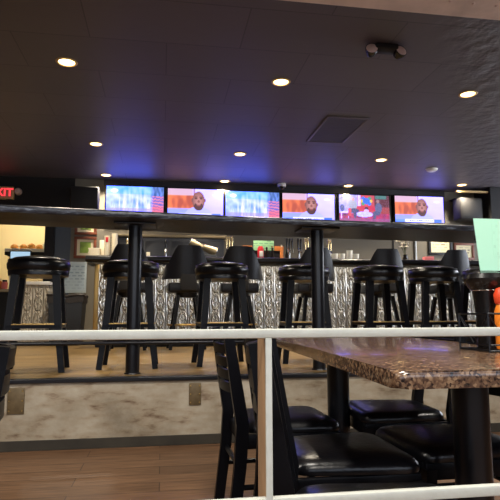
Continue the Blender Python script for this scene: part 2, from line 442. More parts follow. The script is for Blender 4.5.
t = thing('emergency_light', 'twin headed emergency light on the ceiling near the beam', 'emergency light', (1.80, 4.04, CZ))
bm = new(); box(bm, -.10, .10, -.06, .06, -.05, -.001, .015); obj('housing', bm, 'matte_black', t)
for s in (-1, 1):
    mx = Matrix.Translation((s*.125, -.02, -.055)) @ Matrix.Rotation(s*math.radians(35), 4, 'Y') @ Matrix.Rotation(math.radians(70), 4, 'X')
    bm = new(); lathe(bm, [(0, -.05), (.035, -.05), (.052, 0), (.052, .02)], n=20, mx=mx); h = obj('lamp_head', bm, 'dark_plastic', t)
    bm = new(); lathe(bm, [(.047, .02), (.03, .028), (0, .03)], n=20, mx=mx); obj('lens', bm, 'foam_white', h)

bm = new(); lathe(bm, [(0, -.04), (.06, -.038), (.085, -.022), (.092, -.001)], n=28)
tag(obj('smoke_detector', bm, 'white_metal', loc=(4.07, 7.57, CZ)), 'round white smoke detector on the ceiling, right of centre', 'smoke detector')

t = thing('dome_camera', 'small white dome camera above the gap of third and fourth televisions', 'camera', (1.985, 8.85, CZ))
bm = new(); lathe(bm, [(0, -.05), (.07, -.05), (.075, -.03), (.075, -.001)], n=24); obj('base', bm, 'white_metal', t)
bm = new(); lathe(bm, [(0, -.105), (.03, -.1), (.05, -.08), (.058, -.05)], n=24); obj('dome', bm, 'dark_plastic', t)

# ------------------------------------------------------------------ televisions
def mixc(a, b, k): return tuple(p+(q-p)*k for p, q in zip(a, b))
def ell(u, v, cu, cv, ru, rv): return ((u-cu)/ru)**2+((v-cv)/rv)**2 < 1
def pic_street(u, v):
    n = noise.noise(Vector((u*9, v*6, 1.3))); n2 = noise.noise(Vector((u*30, v*5, 4.1)))
    c = mixc((120, 160, 250), (205, 220, 255), .5+.8*n)
    if v > .72: c = mixc((90, 170, 235), (150, 200, 250), .5+n)
    m1 = noise.noise(Vector((u*26, v*1.6, 9.7))); m2 = noise.noise(Vector((u*60, v*9, 3.3)))
    if .22 < u < .76: c = mixc(c, (246, 240, 255), max(0, min(.9, (m1+.05)*2.2*(1.1-v))))
    c = mixc(c, (120, 110, 215), max(0, min(.45, m2*.9*(1-v))))
    if u > .76:
        k = .5+.5*math.sin(v*60+u*14+3*n2)
        q = mixc((96, 96, 190), (226, 128, 164), k)
        if v > .68: q = mixc((60, 90, 160), (120, 150, 210), .5+n2)
        if v < .3: q = mixc(q, (236, 104, 124), .6)
        c = mixc(c, q, min(1, (u-.76)/.06))
    if v < .22 and u < .76: c = mixc(c, (160, 130, 225), .5)
    if v < .09 and u < .7: c = (210, 110, 170)
    if ell(u, v, .14, .84, .06, .07): c = (240, 245, 255)
    return c
def pic_man(u, v):
    n = noise.noise(Vector((u*5, v*5, 2)))
    c = mixc((188, 175, 228), (214, 205, 240), v+.2*n)
    if u < .46 and .26 < v < .80: c = mixc(c, mixc((232, 122, 84), (176, 84, 72), max(0, min(1, .5+1.2*noise.noise(Vector((u*12, v*3, 8))) + (u-.2)))), max(0, min(1, min(v-.26, .80-v)*16)))
    if u < .45 and v >= .78: c = (205, 170, 190)
    if u < .5 and v <= .28: c = (150, 160, 225)
    if .46 < u < .49 and v > .3: c = (170, 120, 130)
    if ell(u, v, .86, .8, .06, .035): c = (235, 235, 250)
    if ell(u, v, .55, .02, .25, .34): c = (176, 178, 214)
    if .49 < u < .62 and .28 < v < .42: c = (150, 96, 92)
    if ell(u, v, .552, .57, .112, .345):
        e = ((u-.552)/.112)**2+((v-.57)/.345)**2
        c = mixc((182, 128, 128), (112, 70, 74), e*.8)
        if v > .8: c = mixc(c, (150, 104, 106), .5)
    if (ell(u, v, .437, .6, .014, .07) or ell(u, v, .667, .6, .014, .07)): c = (128, 82, 84)
    if ell(u, v, .552, .37, .084, .145) and v < .48 and not (ell(u, v, .552, .53, .055, .11)): c = (84, 56, 62)
    if ell(u, v, .552, .405, .04, .02): c = (140, 80, 86)
    if ell(u, v, .508, .655, .026, .024) or ell(u, v, .598, .655, .026, .024): c = (78, 48, 54)
    if abs(v-.715) < .014 and (.475 < u < .535 or .57 < u < .63): c = (80, 50, 54)
    if ell(u, v, .553, .55, .020, .05): c = (136, 84, 84)
    if v < .12 and .2 < u < .78:
        c = (240, 240, 250)
        if .035 < v < .085 and .24 < u < .76 and math.sin(u*170) > -.25 and math.sin(u*41) > -.8: c = (70, 75, 120)
    if v < .12 and .8 < u < .95: c = (60, 110, 215)
    if v < .1 and u < .18: c = (110, 150, 225)
    return c
def pic_studio(u, v):
    n = noise.noise(Vector((u*14, v*10, 7)))
    c = mixc((190, 185, 225), (150, 150, 215), .5+n)
    if u > .36: c = (196, 70, 80)
    if .37 < u < .42 and v > .45: c = (225, 215, 235)
    if u > .70: c = (86, 42, 48)
    if .72 < u < .94 and v > .86: c = (60, 120, 110)
    if u > .8 and v < .55: c = (160, 60, 60)
    if .3 < u < .72 and .42 < v < .58: c = (205, 40, 70)
    if v < .3: c = mixc((205, 50, 95), (120, 40, 90), .5+n)
    if v < .12: c = mixc(c, (150, 90, 150), .6)
    for k in range(8):
        a = k*PI/4
        if ell(u, v, .54+.085*math.cos(a), .78+.14*math.sin(a), .04, .065): c = [(235, 190, 60), (60, 160, 110), (225, 70, 70), (60, 120, 210)][k % 4]
    if ell(u, v, .54, .78, .075, .125): c = (46, 110, 205)
    if ell(u, v, .54, .50, .035, .06): c = (60, 40, 50)
    if ell(u, v, .535, .40, .05, .07): c = (225, 190, 215)
    if ell(u, v, .50, .27, .165, .105): c = (205, 205, 235)
    if ell(u, v, .27, .62, .085, .2): c = (150, 160, 190)
    if ell(u, v, .28, .84, .032, .07): c = (200, 150, 150)
    if ell(u, v, .29, .40, .1, .09): c = (50, 60, 110)
    if ell(u, v, .31, .26, .03, .15): c = (60, 65, 115)
    if ell(u, v, .78, .52, .07, .2): c = (84, 96, 135)
    if ell(u, v, .77, .78, .03, .065): c = (165, 120, 120)
    if ell(u, v, .74, .32, .075, .08) or ell(u, v, .70, .22, .03, .12): c = (70, 82, 120)
    if ell(u, v, .06, .5, .045, .14): c = (50, 70, 150)
    if .02 < u < .2 and .30 < v < .36: c = (225, 215, 240)
    if (.03 < u < .045 or .17 < u < .185) and .1 < v < .3: c = (225, 210, 235)
    if .17 < u < .24 and .2 < v < .5: c = (215, 60, 80)
    if ell(u, v, .165, .9, .02, .05): c = (230, 215, 110)
    if .03 < u < .08 and .82 < v < .92 and not (.045 < u < .065 and v < .89): c = (50, 50, 90)
    return mixc(c, (150, 120, 170), max(0, min(.45, .2+.6*noise.noise(Vector((u*45, v*28, 5))))))
def screen_mat():
    m = bpy.data.materials.new('lit television picture'); m.use_nodes = True; nt = m.node_tree; b = nt.nodes['Principled BSDF']
    b.inputs['Base Color'].default_value = (.01, .01, .01, 1); b.inputs['Roughness'].default_value = .3
    a = N(nt, 'ShaderNodeVertexColor'); a.layer_name = 'picture'
    nt.links.new(a.outputs['Color'], b.inputs['Emission Color']); b.inputs['Emission Strength'].default_value = 1.45
    return m
SCREEN = screen_mat()
TVW, TVH = .945, .490
def screen_mesh(f, name, nu=112, nv=64):
    w, h = TVW-.022, TVH-.022
    vs = [((i/nu-.5)*w, 0, (j/nv-.5)*h) for j in range(nv+1) for i in range(nu+1)]
    fs = [(j*(nu+1)+i, j*(nu+1)+i+1, (j+1)*(nu+1)+i+1, (j+1)*(nu+1)+i) for j in range(nv) for i in range(nu)]
    me = bpy.data.meshes.new(name); me.from_pydata(vs, [], fs)
    ca = me.color_attributes.new('picture', 'FLOAT_COLOR', 'POINT')
    data = []
    for j in range(nv+1):
        for i in range(nu+1): 
            r, g, b_ = lin([max(0, min(255, q)) for q in f(i/nu, j/nv)])
            data += [r, g, b_*(1+3.4*max(0, b_-.5)/.5), 1]          # the screens burn out in the blue
    ca.data.foreach_set('color', data)
    me.materials.append(SCREEN)
    return me
PICS = {'street': screen_mesh(pic_street, 'street picture'), 'man': screen_mesh(pic_man, 'man picture'), 'studio': screen_mesh(pic_studio, 'studio picture')}
TVS = [(-.467, 2.988, 'street', 'leftmost wall television, pale blue street view with white fountains'),
       (.524, 2.980, 'man', 'second television from the left, bald bearded man before an orange panel'),
       (1.489, 2.966, 'street', 'third television from the left, pale blue street view with white fountains'),
       (2.470, 2.964, 'man', 'fourth television from the left, bearded man with white caption bar'),
       (3.482, 2.972, 'studio', 'fifth television, red studio set with two seated people'),
       (4.513, 2.984, 'man', 'rightmost wall television beside the right speaker, bearded man and caption')]
for x, zt, p, lb in TVS:
    t = thing('television', lb, 'television', (x, 8.9, zt-TVH/2), 0, 'row of wall televisions')
    w, h = TVW/2+.007, TVH/2
    bm = new(); box(bm, -w, w, -.005, .05, -h, h, .006); obj('casing', bm, 'dark_plastic', t)
    so = bpy.data.objects.new('screen', PICS[p]); COL.objects.link(so); so.parent = t; so.location = (0, -.0065, 0)
    bm = new(); box(bm, -.15, .15, .045, .092, -.12, .12, .004); obj('wall_bracket', bm, 'black_metal', t)

# ------------------------------------------------------------------ wall speakers, exit sign
def speaker(x, z, rz, lb):
    t = thing('wall_speaker', lb, 'speaker', (x, 8.68, z), rz, 'wall speakers')
    bm = new(); prism(bm, [(-.22, -.10), (-.20, -.14), (.20, -.14), (.22, -.10), (.20, .12), (.14, .16), (-.14, .16), (-.20, .12)], -.19, .19, .03); obj('shell', bm, 'speaker', t)
    bm = new(); box(bm, -.185, .185, -.15, -.138, -.165, .165, .01); obj('grille', bm, 'grille', t)
    bm = new(); ring_tube(bm, [(-.19, .0, .205), (-.19, .24, .205), (.19, .24, .205), (.19, .0, .205)], .012, 8)
    ring_tube(bm, [(-.19, 0, .205), (-.19, 0, .17)], .012, 8); ring_tube(bm, [(.19, 0, .205), (.19, 0, .17)], .012, 8)
    box(bm, -.05, .05, .22, .318, .12, .25, .005); obj('bracket', bm, 'black_metal', t)
speaker(-1.225, 2.685, 0, 'black speaker on the wall left of the televisions')
speaker(5.31, 2.71, 0, 'grey speaker on the wall right of the televisions')

t = thing('exit_sign', 'lit red EXIT sign on the black wall at far left', 'exit sign', (-2.545, 8.93, 2.81))
bm = new(); box(bm, -.185, .185, -.03, .045, -.10, .10, .008); obj('housing', bm, 'lamp_trim', t)
bm = new(); box(bm, -.165, .165, -.036, -.029, -.085, .085, .002); obj('face', bm, 'exit_face', t)
text_mesh('EXIT', .175, .003, 'exit_red', t, (0, -.04, 0), (PI/2, 0, 0), 'lettering', .004)
bm = new(); lathe(bm, [(0, -.05), (.04, -.045), (.055, -.02), (.055, .03)], n=18, mx=Matrix.Rotation(-PI/2, 4, 'X'))
tag(obj('emergency_lamp', bm, 'foam_white', loc=(-2.305, 8.949, 2.845)), 'small round white lamp just right of the exit sign', 'lamp')

# ------------------------------------------------------------------ pictures on the back wall
def picture(x0, x1, z0, z1, fm, kind, lb, fw=.04):
    cx, cz = (x0+x1)/2, (z0+z1)/2; w, h = (x1-x0)/2, (z1-z0)/2
    t = thing('framed_picture', lb, 'picture', (cx, WY, cz))
    bm = new()
    for a in [(-w, w, -h, -h+fw), (-w, w, h-fw, h), (-w, -w+fw, -h+fw, h-fw), (w-fw, w, -h+fw, h-fw)]:
        box(bm, a[0], a[1], -.03, -.001, a[2], a[3], .006)
    obj('frame', bm, fm, t)
    bm = new(); box(bm, -w+fw, w-fw, -.012, -.002, -h+fw, h-fw); obj('mat_board', bm, 'mat_cream' if kind != 'cert' else 'paper', t)
    iw, ih = w-fw-.045, h-fw-.04
    bm = new(); box(bm, -iw, iw, -.015, -.0125, -ih, ih); obj('print', bm, 'green_art' if kind == 'art' else 'cert_print', t)
    return t
picture(-1.42, -1.07, 1.79, 2.14, 'frame_wood', 'art', 'brown framed green field picture above the left bar end', .045)
picture(-1.42, -1.07, 2.17, 2.52, 'frame_wood', 'art', 'brown framed picture half hidden by the drink rail, above another', .045)
picture(4.70, 5.16, 1.93, 2.36, 'frame_black', 'cert', 'black framed certificate above the bar at right', .05)
picture(5.19, 5.59, 1.85, 2.16, 'frame_wood', 'cert', 'smaller brown framed certificate at far right', .045)

t = thing('menu_poster', 'pale blue menu poster on the wall behind the bin', 'poster', (-1.40, WY-.012, 1.48))
bm = new(); box(bm, -.19, .19, -.012, 0, -.25, .25, .003); obj('board', bm, 'poster', t)
bm = new(); box(bm, -.16, .16, -.0145, -.0122, -.21, .21); obj('print', bm, 'poster_print', t)

# ------------------------------------------------------------------ kitchen things seen through the doorway
t = thing('wall_shelf', 'white shelf of bread inside the lit kitchen doorway', 'shelf', (-2.35, 9.85, 1.98))
bm = new(); box(bm, -.32, .42, -.16, .16, -.02, .035, .004); obj('board', bm, 'white_metal', t)
bm = new(); box(bm, -.32, .42, -.15, .16, -.075, -.02, .002); obj('under_tray', bm, 'matte_black', t)
bm = new()
for x in (-.28, .38): box(bm, x-.02, x+.02, .12, .16, -1.527, -.075, .003)
obj('upright', bm, 'white_metal', t)
for i, (x, s, nm) in enumerate([(-2.54, 1.0, 'leftmost bread roll on the kitchen shelf'), (-2.39, 1.05, 'second bread roll from left on the kitchen shelf'),
                                (-2.26, 1.25, 'tallest domed bread roll on the kitchen shelf'), (-2.13, 1.0, 'bread roll beside the white box on the shelf')]):
    bm = new(); lathe(bm, [(0, 0), (.04, 0), (.062, .02), (.056, .055), (.03, .082), (0, .09)], n=18)
    for v in bm.verts: v.co.x *= 1.05; v.co.y *= 1.2; v.co.z *= s*(1+.1*noise.noise(v.co*20+Vector((i, 0, 0))))
    tag(obj('bread_roll', bm, 'bread', loc=(x, 9.80, 2.015)), nm, 'bread', 'bread rolls on the kitchen shelf')
t = thing('takeout_box', 'white box with slanted lid at the right end of the kitchen shelf', 'box', (-2.0, 9.80, 2.015))
bm = new(); box(bm, -.06, .06, -.07, .07, 0, .10, .004); obj('body', bm, 'white', t)
bm = new(); prism(bm, [(-.06, .10), (.06, .10), (.06, .185)], -.07, .07); bmesh.ops.rotate(bm, verts=bm.verts, matrix=Matrix.Rotation(PI/2, 3, 'X')); obj('lid', bm, 'cream', t)

t = thing('kitchen_counter', 'pale steel counter under the monitor inside the doorway', 'counter', (-2.65, 9.55, PZ))
bm = new(); box(bm, -.5, .32, -.25, .35, 0, .80, .006); obj('cabinet', bm, 'matte_black', t)
bm = new(); box(bm, -.54, .34, -.28, .36, .80, .85, .006); obj('worktop', bm, 'steel', t)
t = thing('monitor', 'small lit computer monitor on the kitchen counter', 'monitor', (-2.37, 9.55, PZ+.85))
bm = new(); box(bm, -.175, .175, -.02, .03, .38, .66, .008); obj('casing', bm, 'dark_plastic', t)
bm = new(); box(bm, -.155, .155, -.023, -.019, .40, .64); obj('screen', bm, 'monitor', t)
bm = new(); ring_tube(bm, [(0, .03, 0), (0, .03, .45)], .02, 10); obj('stand', bm, 'dark_plastic', t)
bm = new(); box(bm, -.10, .10, -.06, .10, 0, .015, .004); obj('base', bm, 'dark_plastic', t)
def jar(x, y, z, body, lid, lb, r=.055, h=.14):
    t = thing('kitchen_jar', lb, 'jar', (x, y, z), 0, 'jars on the kitchen counter')
    bm = new(); lathe(bm, [(0, 0), (r, 0), (r*1.05, h*.2), (r*1.05, h*.8), (r*.8, h)], n=18); obj('body', bm, body, t)
    bm = new(); lathe(bm, [(r*.85, h), (r*.85, h*1.25), (0, h*1.28)], n=18); obj('lid', bm, lid, t)
jar(-2.66, 9.40, PZ+.85, 'orange', 'cream', 'orange jar with pale lid left of the monitor stand')
jar(-2.55, 9.36, PZ+.85, 'pink', 'dark_plastic', 'pink jar with dark lid under the monitor', .045, .12)

t = thing('service_cabinet', 'white embossed tin fronted cabinet beside the bin', 'cabinet', (-1.83, 8.35, PZ))
bm = new(); box(bm, -.2, .2, -.14, .2, .03, .86); obj('front_panel', bm, 'tin_white', t)
bm = new(); box(bm, -.22, .22, -.17, .22, .86, .91, .008); obj('top', bm, 'white_metal', t)
bm = new(); box(bm, -.19, .19, -.12, .19, 0, .03); obj('plinth', bm, 'matte_black', t)

t = thing('waste_bin', 'tall black waste bin with brown liner by the bar end', 'bin', (-1.345, 8.15, PZ))
bm = new(); prism(bm, [(-.2, -.18), (.2, -.18), (.2, .18), (-.2, .18)], 0, .70, .02)
for v in bm.verts:
    k = 1+.18*v.co.z/.7; v.co.x *= k; v.co.y *= k
obj('body', bm, 'bin', t)
bm = new()
prof = []
for k in range(24):
    a = 2*PI*k/24; c, s = math.cos(a), math.sin(a); q = 1/max(abs(c), abs(s))
    prof.append((.243*c*q, .218*s*q, .70+.012*math.sin(5*a)))
ring_tube(bm, prof, .018, 8, True)
rows = []
for (zz, sc) in ((.715, 1.0), (.66, 1.02), (.60, 1.01)):
    rows.append([bm.verts.new((p[0]*sc, p[1]*sc, zz+.012*math.sin(k*1.9))) for k, p in enumerate(prof)])
for A, B in zip(rows, rows[1:]):
    for k in range(24): bm.faces.new((A[k], A[(k+1) % 24], B[(k+1) % 24], B[k]))
obj('liner', bm, 'bin_bag', t)

# ------------------------------------------------------------------ the bar
BX0, BX1, BF = -.90, 6.4, 7.45
t = thing('bar_counter', 'long bar with embossed tin front and black top', 'bar counter', (0, 0, PZ))
bm = new(); box(bm, BX0, BX1, BF, BF+.40, .10, 1.10); obj('front_panel', bm, 'tin', t)
bm = new(); box(bm, BX0+.03, BX1, BF+.04, BF+.38, 0, .10); obj('plinth', bm, 'matte_black', t)
bm = new(); box(bm, BX0-.08, BX1, BF-.22, BF+.52, 1.13, 1.19, .02); obj('top', bm, 'dark_plastic', t)
bm = new(); ring_tube(bm, [(BX0-.09, BF+.5, 1.155), (BX0-.09, BF-.2, 1.155), (BX1, BF-.2, 1.155)], .045, 12); obj('padded_edge', bm, 'black_vinyl', t)
bm = new(); box(bm, BX0, BX0+.06, BF-.012, BF, .10, 1.10, .004); obj('painted_gold_light', bm, 'brass', t)  # brass colour stands in for golden light on the bar's end
bm = new(); box(bm, BX0+.05, BX1-.1, BF-.13, BF-.09, 1.123, 1.131, .001); obj('added_fill_strip', bm, 'strip', t)  # glowing strip added out of sight to brighten the bar front
BT = PZ+1.19

# back bar behind it
t = thing('back_bar', 'dark blue grey back bar cabinet along the wall', 'cabinet', (0, 0, PZ))
bm = new(); box(bm, -.72, .98, 8.72, WY-.005, 0, 1.66, .008); obj('cabinet', bm, 'dark_cabinet', t)
bm = new(); box(bm, -.76, 1.02, 8.68, WY-.005, 1.66, 1.70, .008); obj('top', bm, 'steel', t)
for i in range(4):
    bm = new(); box(bm, -.70+i*.42, -.31+i*.42, 8.70, 8.722, .1, 1.60, .006); d = obj('door', bm, 'dark_cabinet', t)
    bm = new(); box(bm, -.37+i*.42, -.35+i*.42, 8.685, 8.70, .9, 1.1, .003); obj('handle', bm, 'chrome', d)

# things on the bar top
YB = 7.62
def cup_mesh(bm, z0, r0, r1, h, n=16, c=(0, 0)):
    lathe(bm, [(0, z0), (r0, z0), (r1, z0+h), (r1-.004, z0+h), (r0-.004, z0+.006), (0, z0+.006)], (c[0], c[1], 0), n)
t = thing('napkin_stack', 'low stack of cream napkins at the left bar end', 'napkins', (-.93, YB, BT))
bm = new(); rnd = random.Random(5)
for k in range(12): box(bm, -.075+rnd.uniform(-.006, .006), .075, -.07, .07, k*.012, k*.012+.011, .002)
obj('napkins', bm, 'cream', t)
bm = new(); box(bm, -.04, .035, -.05, .05, 0, .275, .004)
tag(obj('straw_box', bm, 'cream', loc=(-.835, YB+.13, BT)), 'tall cream carton behind the napkin stack', 'box')
def cupstack(x, lb, n, label=False):
    t = thing('cup_stack', lb, 'cup stack', (x, YB, BT), 0, 'stacks of cups at the bar end')
    bm = new()
    for k in range(n): cup_mesh(bm, k*.034, .030, .043, .15)
    obj('cups', bm, 'cream', t)
    if label:
        bm = new(); box(bm, -.018, .018, -.046, -.041, .23, .30, .002); obj('label', bm, 'red', t)['label'] = 'small red label'
cupstack(-.765, 'tall cup stack with a red label at the left bar end', 6, True)
cupstack(-.665, 'tall cream cup stack right of the red labelled one', 7)
def tap(x, lb, group, m='tap', h=.30, handles=1):
    t = thing('beer_tap', lb, 'beer tap', (x, YB+.12, BT), 0, group)
    bm = new(); lathe(bm, [(0, 0), (.045, 0), (.045, .012), (.018, .03), (.018, h*.55), (.024, h*.6), (0, h*.62)], n=16); obj('column', bm, 'chrome', t)
    for k in range(handles):
        xx = (k-(handles-1)/2)*.04
        bm = new(); ring_tube(bm, [(xx, -.015, h*.5), (xx, -.07, h*.48), (xx, -.08, h*.38)], .010, 8); obj('spout', bm, 'chrome', t)
        bm = new(); lathe(bm, [(0, h*.52), (.009, h*.52), (.014, h*.75), (.016, h*.95), (.008, h), (0, h)], (xx, -.03, 0), 10); obj('handle', bm, m, t)
TG = 'beer taps on the bar'
tap(-.50, 'single beer tap left of the first rail post', TG)
tap(.038, 'single black beer tap between the first two backed stools', TG, 'dark_plastic')
tap(.945, 'bright brass beer tap with three handles behind the third backed stool', TG, 'tap', .366, 3)
tap(1.84, 'black handled beer tap left of the second rail post', TG, 'dark_plastic', .355, 3)
tap(1.99, 'beer tap with two black handles nearest the second rail post on its left', TG, 'dark_plastic', .355, 2)
tap(2.10, 'brass beer tap partly hidden by the second rail post', TG, 'tap', .36, 2)
tap(2.45, 'brass beer tap just right of the second rail post', TG, 'tap', .34, 2)
bm = new(); box(bm, -.025, .025, -.02, .02, 0, .104, .004)
tag(obj('salt_box', bm, 'cream', loc=(-.205, YB, BT)), 'tiny cream block on the bar right of the first post', 'box')
# tipped metal shaker tins leaning on the bar
def tin_cup(x, z, y, tilt, lb):
    t = thing('shaker_tin', lb, 'shaker', (x, y, z), 0, 'tipped shaker tins'); t.rotation_euler = (0, tilt, 0)
    bm = new(); lathe(bm, [(0, -.10), (.045, -.10), (.07, .10), (.066, .10), (.042, -.094), (0, -.094)], n=22); obj('cup', bm, 'steel', t)
    bm = new(); pts = [(.071*math.cos(2*PI*k/22), .071*math.sin(2*PI*k/22), .10) for k in range(22)]; ring_tube(bm, pts, .004, 6, True); obj('rim', bm, 'chrome', t)
tin_cup(.465, BT+.225, YB+.10, math.radians(-68), 'upper tipped metal shaker tin, left of its twin')
tin_cup(.665, BT+.165, YB+.10, math.radians(112), 'lower metal shaker tin lying on the bar with mouth to the right')
bm = new(); box(bm, -.12, .28, -.09, .09, 0, .085, .006)
tag(obj('drip_tray_box', bm, 'dark_cabinet', loc=(.47, YB+.10, BT)), 'low dark box on the bar carrying the two tipped shaker tins', 'box')
# shelf on the bar's rear edge with cards
t = thing('card_rack', 'low dark rack behind the bottles holding orange and green cards', 'rack', (1.43, YB+.24, BT))
bm = new(); box(bm, -.34, .34, -.05, .05, 0, .165, .006); obj('body', bm, 'matte_black', t)
bm = new(); box(bm, -.32, .32, -.06, -.05, .145, .175, .003); obj('lip', bm, 'black_metal', t)
bm = new(); box(bm, -.075, .075, -.004, .004, 0, .085, .001); tag(obj('table_card', bm, 'orange', loc=(1.23, YB+.23, BT+.165)), 'orange card left of the green sheet in the rack', 'card', 'orange cards in the rack')
bm = new(); box(bm, -.07, .07, -.004, .004, 0, .085, .001); tag(obj('table_card', bm, 'orange', loc=(1.71, YB+.23, BT+.165)), 'orange card right of the green sheet in the rack', 'card', 'orange cards in the rack')
t = thing('notice_sheet', 'pale green notice sheet standing in the rack', 'sheet', (1.48, YB+.24, BT+.165))
bm = new(); box(bm, -.155, .155, -.003, .003, 0, .165, .001); obj('paper', bm, 'sheet_print', t)
t = thing('candle_jar', 'red jar with pale label on the bar before the green sheet', 'jar', (1.39, YB, BT))
bm = new(); lathe(bm, [(0, 0), (.04, 0), (.045, .02), (.047, .18), (.03, .212), (0, .215)], n=20); obj('body', bm, 'red', t)
bm = new(); box(bm, -.028, .028, -.050, -.042, .06, .14, .003); obj('label', bm, 'white', t)['label'] = 'pale label'
def bottle(x, lb, h, r, m='glass', cap='dark_plastic', y=YB, group='bottles on the bar'):
    t = thing('bottle', lb, 'bottle', (x, y, BT), 0, group)
    bm = new(); lathe(bm, [(0, 0), (r, 0), (r, h*.55), (r*.45, h*.72), (r*.4, h*.92), (0, h*.92)], n=16); obj('body', bm, m, t)
    bm = new(); lathe(bm, [(r*.46, h*.88), (r*.46, h), (0, h)], n=12); obj('cap', bm, cap, t)
bottle(1.28, 'small clear topped bottle left of the red jar', .14, .025, 'white', 'cream')
bottle(1.48, 'dark bottle directly right of the red jar', .203, .03)
bottle(1.56, 'second dark bottle right of the red jar', .22, .028, 'glass', 'brass')
bottle(1.70, 'amber bottle with pale cap before the right orange card', .236, .024, 'orange', 'cream')
bottle(1.775, 'dark bottle right of the amber one', .18, .026)
for i, (x, n, lb) in enumerate([(2.405, 1, 'white cup nearest the second rail post on the bar'), (2.505, 1, 'second white cup right of the second rail post'),
                               (2.612, 1, 'white cup just left of the stacked pair of cups'), (2.73, 2, 'stacked pair of white cups on the bar'), (2.83, 1, 'rightmost white cup in the row on the bar')]):
    t = thing('coffee_cup', lb, 'cup', (x, YB, BT), PI/2+.3, 'white cups on the bar')
    bm = new()
    for k in range(n): cup_mesh(bm, k*.05, .034, .047, .122)
    obj('bowl', bm, 'white', t)
    bm = new(); ring_tube(bm, [(.044, 0, .10), (.072, 0, .092), (.072, 0, .05), (.038, 0, .03)], .006, 6); obj('handle', bm, 'white', t)
t = thing('flower_vase', 'vase of pale silvery flowers at the right of the bar', 'flowers', (3.63, YB+.05, BT))
bm = new(); lathe(bm, [(0, 0), (.035, 0), (.045, .05), (.03, .11), (.036, .13), (.03, .13), (.026, .1), (0, .1)], n=18); obj('vase', bm, 'glass', t)
rnd = random.Random(9)
bm = new(); heads = []
for k in range(15):
    a = rnd.uniform(0, 2*PI); r = rnd.uniform(.02, .12); h = rnd.uniform(.22, .40)
    p = Vector((r*math.cos(a), r*math.sin(a), h)); heads.append(p); ring_tube(bm, [(0, 0, .1), (p.x*.4, p.y*.4, .1+(h-.1)*.6), p], .003, 5)
obj('stems', bm, 'stem', t)
bm = new()
for p in heads:
    for q in range(6):
        a = q*PI/3; d = Vector((math.cos(a), math.sin(a), .35))*.024
        bmesh.ops.create_icosphere(bm, subdivisions=1, radius=.017, matrix=Matrix.Translation(p+d) @ Matrix.Diagonal((1, 1, .6, 1)))
    bmesh.ops.create_icosphere(bm, subdivisions=1, radius=.014, matrix=Matrix.Translation(p+Vector((0, 0, .012))))
obj('blossoms', bm, 'flower', t)
bm = new(); box(bm, -.07, .07, -.05, .05, 0, .092, .004)
tag(obj('sugar_box', bm, 'pink', loc=(3.95, YB-.05, BT)), 'low pink box on the bar right of the flowers', 'box')
bm = new(); ring_tube(bm, [(4.455, WY-.02, PZ), (4.455, WY-.02, 2.5)], .016, 10)
tag(obj('wall_pipe', bm, 'glow_white'), 'pale vertical pipe on the wall right of the flowers', 'pipe')

# ------------------------------------------------------------------ bar stools with backs
def make_back_stool():
    t = thing('backed_bar_stool', '', 'bar stool', (0, 0, PZ), 0, 'backed swivel stools along the bar')
    # faces +Y (the bar)
    bm = new(); box(bm, -.24, .24, -.21, .23, .70, .82, .024, seg=3); obj('seat', bm, 'black_vinyl_back', t)
    # wraparound back: rows of an arc, narrow at the top, with low arms
    bm = new(); inner = []; outer = []
    nz, na = 8, 24
    for j in range(nz+1):
        v = j/nz
        ri, ro = [], []
        for i in range(na+1):
            s = i/na*2-1
            full = 1.5                               # half angle of the arc at the foot
            top = .62
            # upper outline of the back as a function of s
            zt = .86+.41*(1 if abs(s) < .36 else max(.34, 1-.50*min(1, (abs(s)-.36)/.30)**.9-.16*max(0, (abs(s)-.66)/.34)))
            z = .86+(zt-.86)*v
            a = s*full; R = .315-.03*v; lean = .03+.05*v
            for lst, rr in ((ri, R-.045), (ro, R)):
                lst.append(bm.verts.new((rr*math.sin(a), -rr*math.cos(a)*.93-lean+.03, z)))
        inner.append(ri); outer.append(ro)
    for j in range(nz):
        for i in range(na):
            bm.faces.new((outer[j][i], outer[j][i+1], outer[j+1][i+1], outer[j+1][i]))
            bm.faces.new((inner[j][i+1], inner[j][i], inner[j+1][i], inner[j+1][i+1]))
    for i in range(na):
        bm.faces.new((outer[nz][i], outer[nz][i+1], inner[nz][i+1], inner[nz][i]))
        bm.faces.new((outer[0][i+1], outer[0][i], inner[0][i], inner[0][i+1]))
    for j in range(nz):
        bm.faces.new((outer[j][0], outer[j+1][0], inner[j+1][0], inner[j][0]))
        bm.faces.new((outer[j+1][na], outer[j][na], inner[j][na], inner[j+1][na]))
    obj('backrest', bm, 'black_vinyl_back', t)
    bm = new(); box(bm, -.10, .10, -.30, -.19, .72, .92, .012); obj('back_bracket', bm, 'matte_black', t)
    bm = new(); lathe(bm, [(0, .64), (.13, .64), (.14, .71), (0, .71)], n=20); obj('swivel_plate', bm, 'black_metal', t)
    for sx in (-1, 1):
        for sy in (-1, 1):
            bm = new(); ring_tube(bm, [(sx*.11, sy*.11, .66), (sx*.21, sy*.21, 0)], [.032, .026], 4); obj('leg', bm, 'black_wood', t)
    bm = new(); pts = [(.235*math.cos(2*PI*k/28), .235*math.sin(2*PI*k/28), .30) for k in range(28)]; ring_tube(bm, pts, .011, 8, True); obj('foot_ring', bm, 'brass', t)
    return t
bs = make_back_stool()
BS = [(-.41, 'backed black bar stool leftmost at the bar, behind the first rail post'),
      (.30, 'backed black bar stool in clear view between first post and third round stool'),
      (.97, 'backed black bar stool rising just right of the third round stool'),
      (1.93, 'backed black bar stool behind the second rail post'),
      (2.90, 'backed black bar stool right of the white cups on the bar'),
      (3.85, 'backed black bar stool below the black framed certificate'),
      (4.62, 'backed black bar stool farthest right, mostly behind the mint card')]
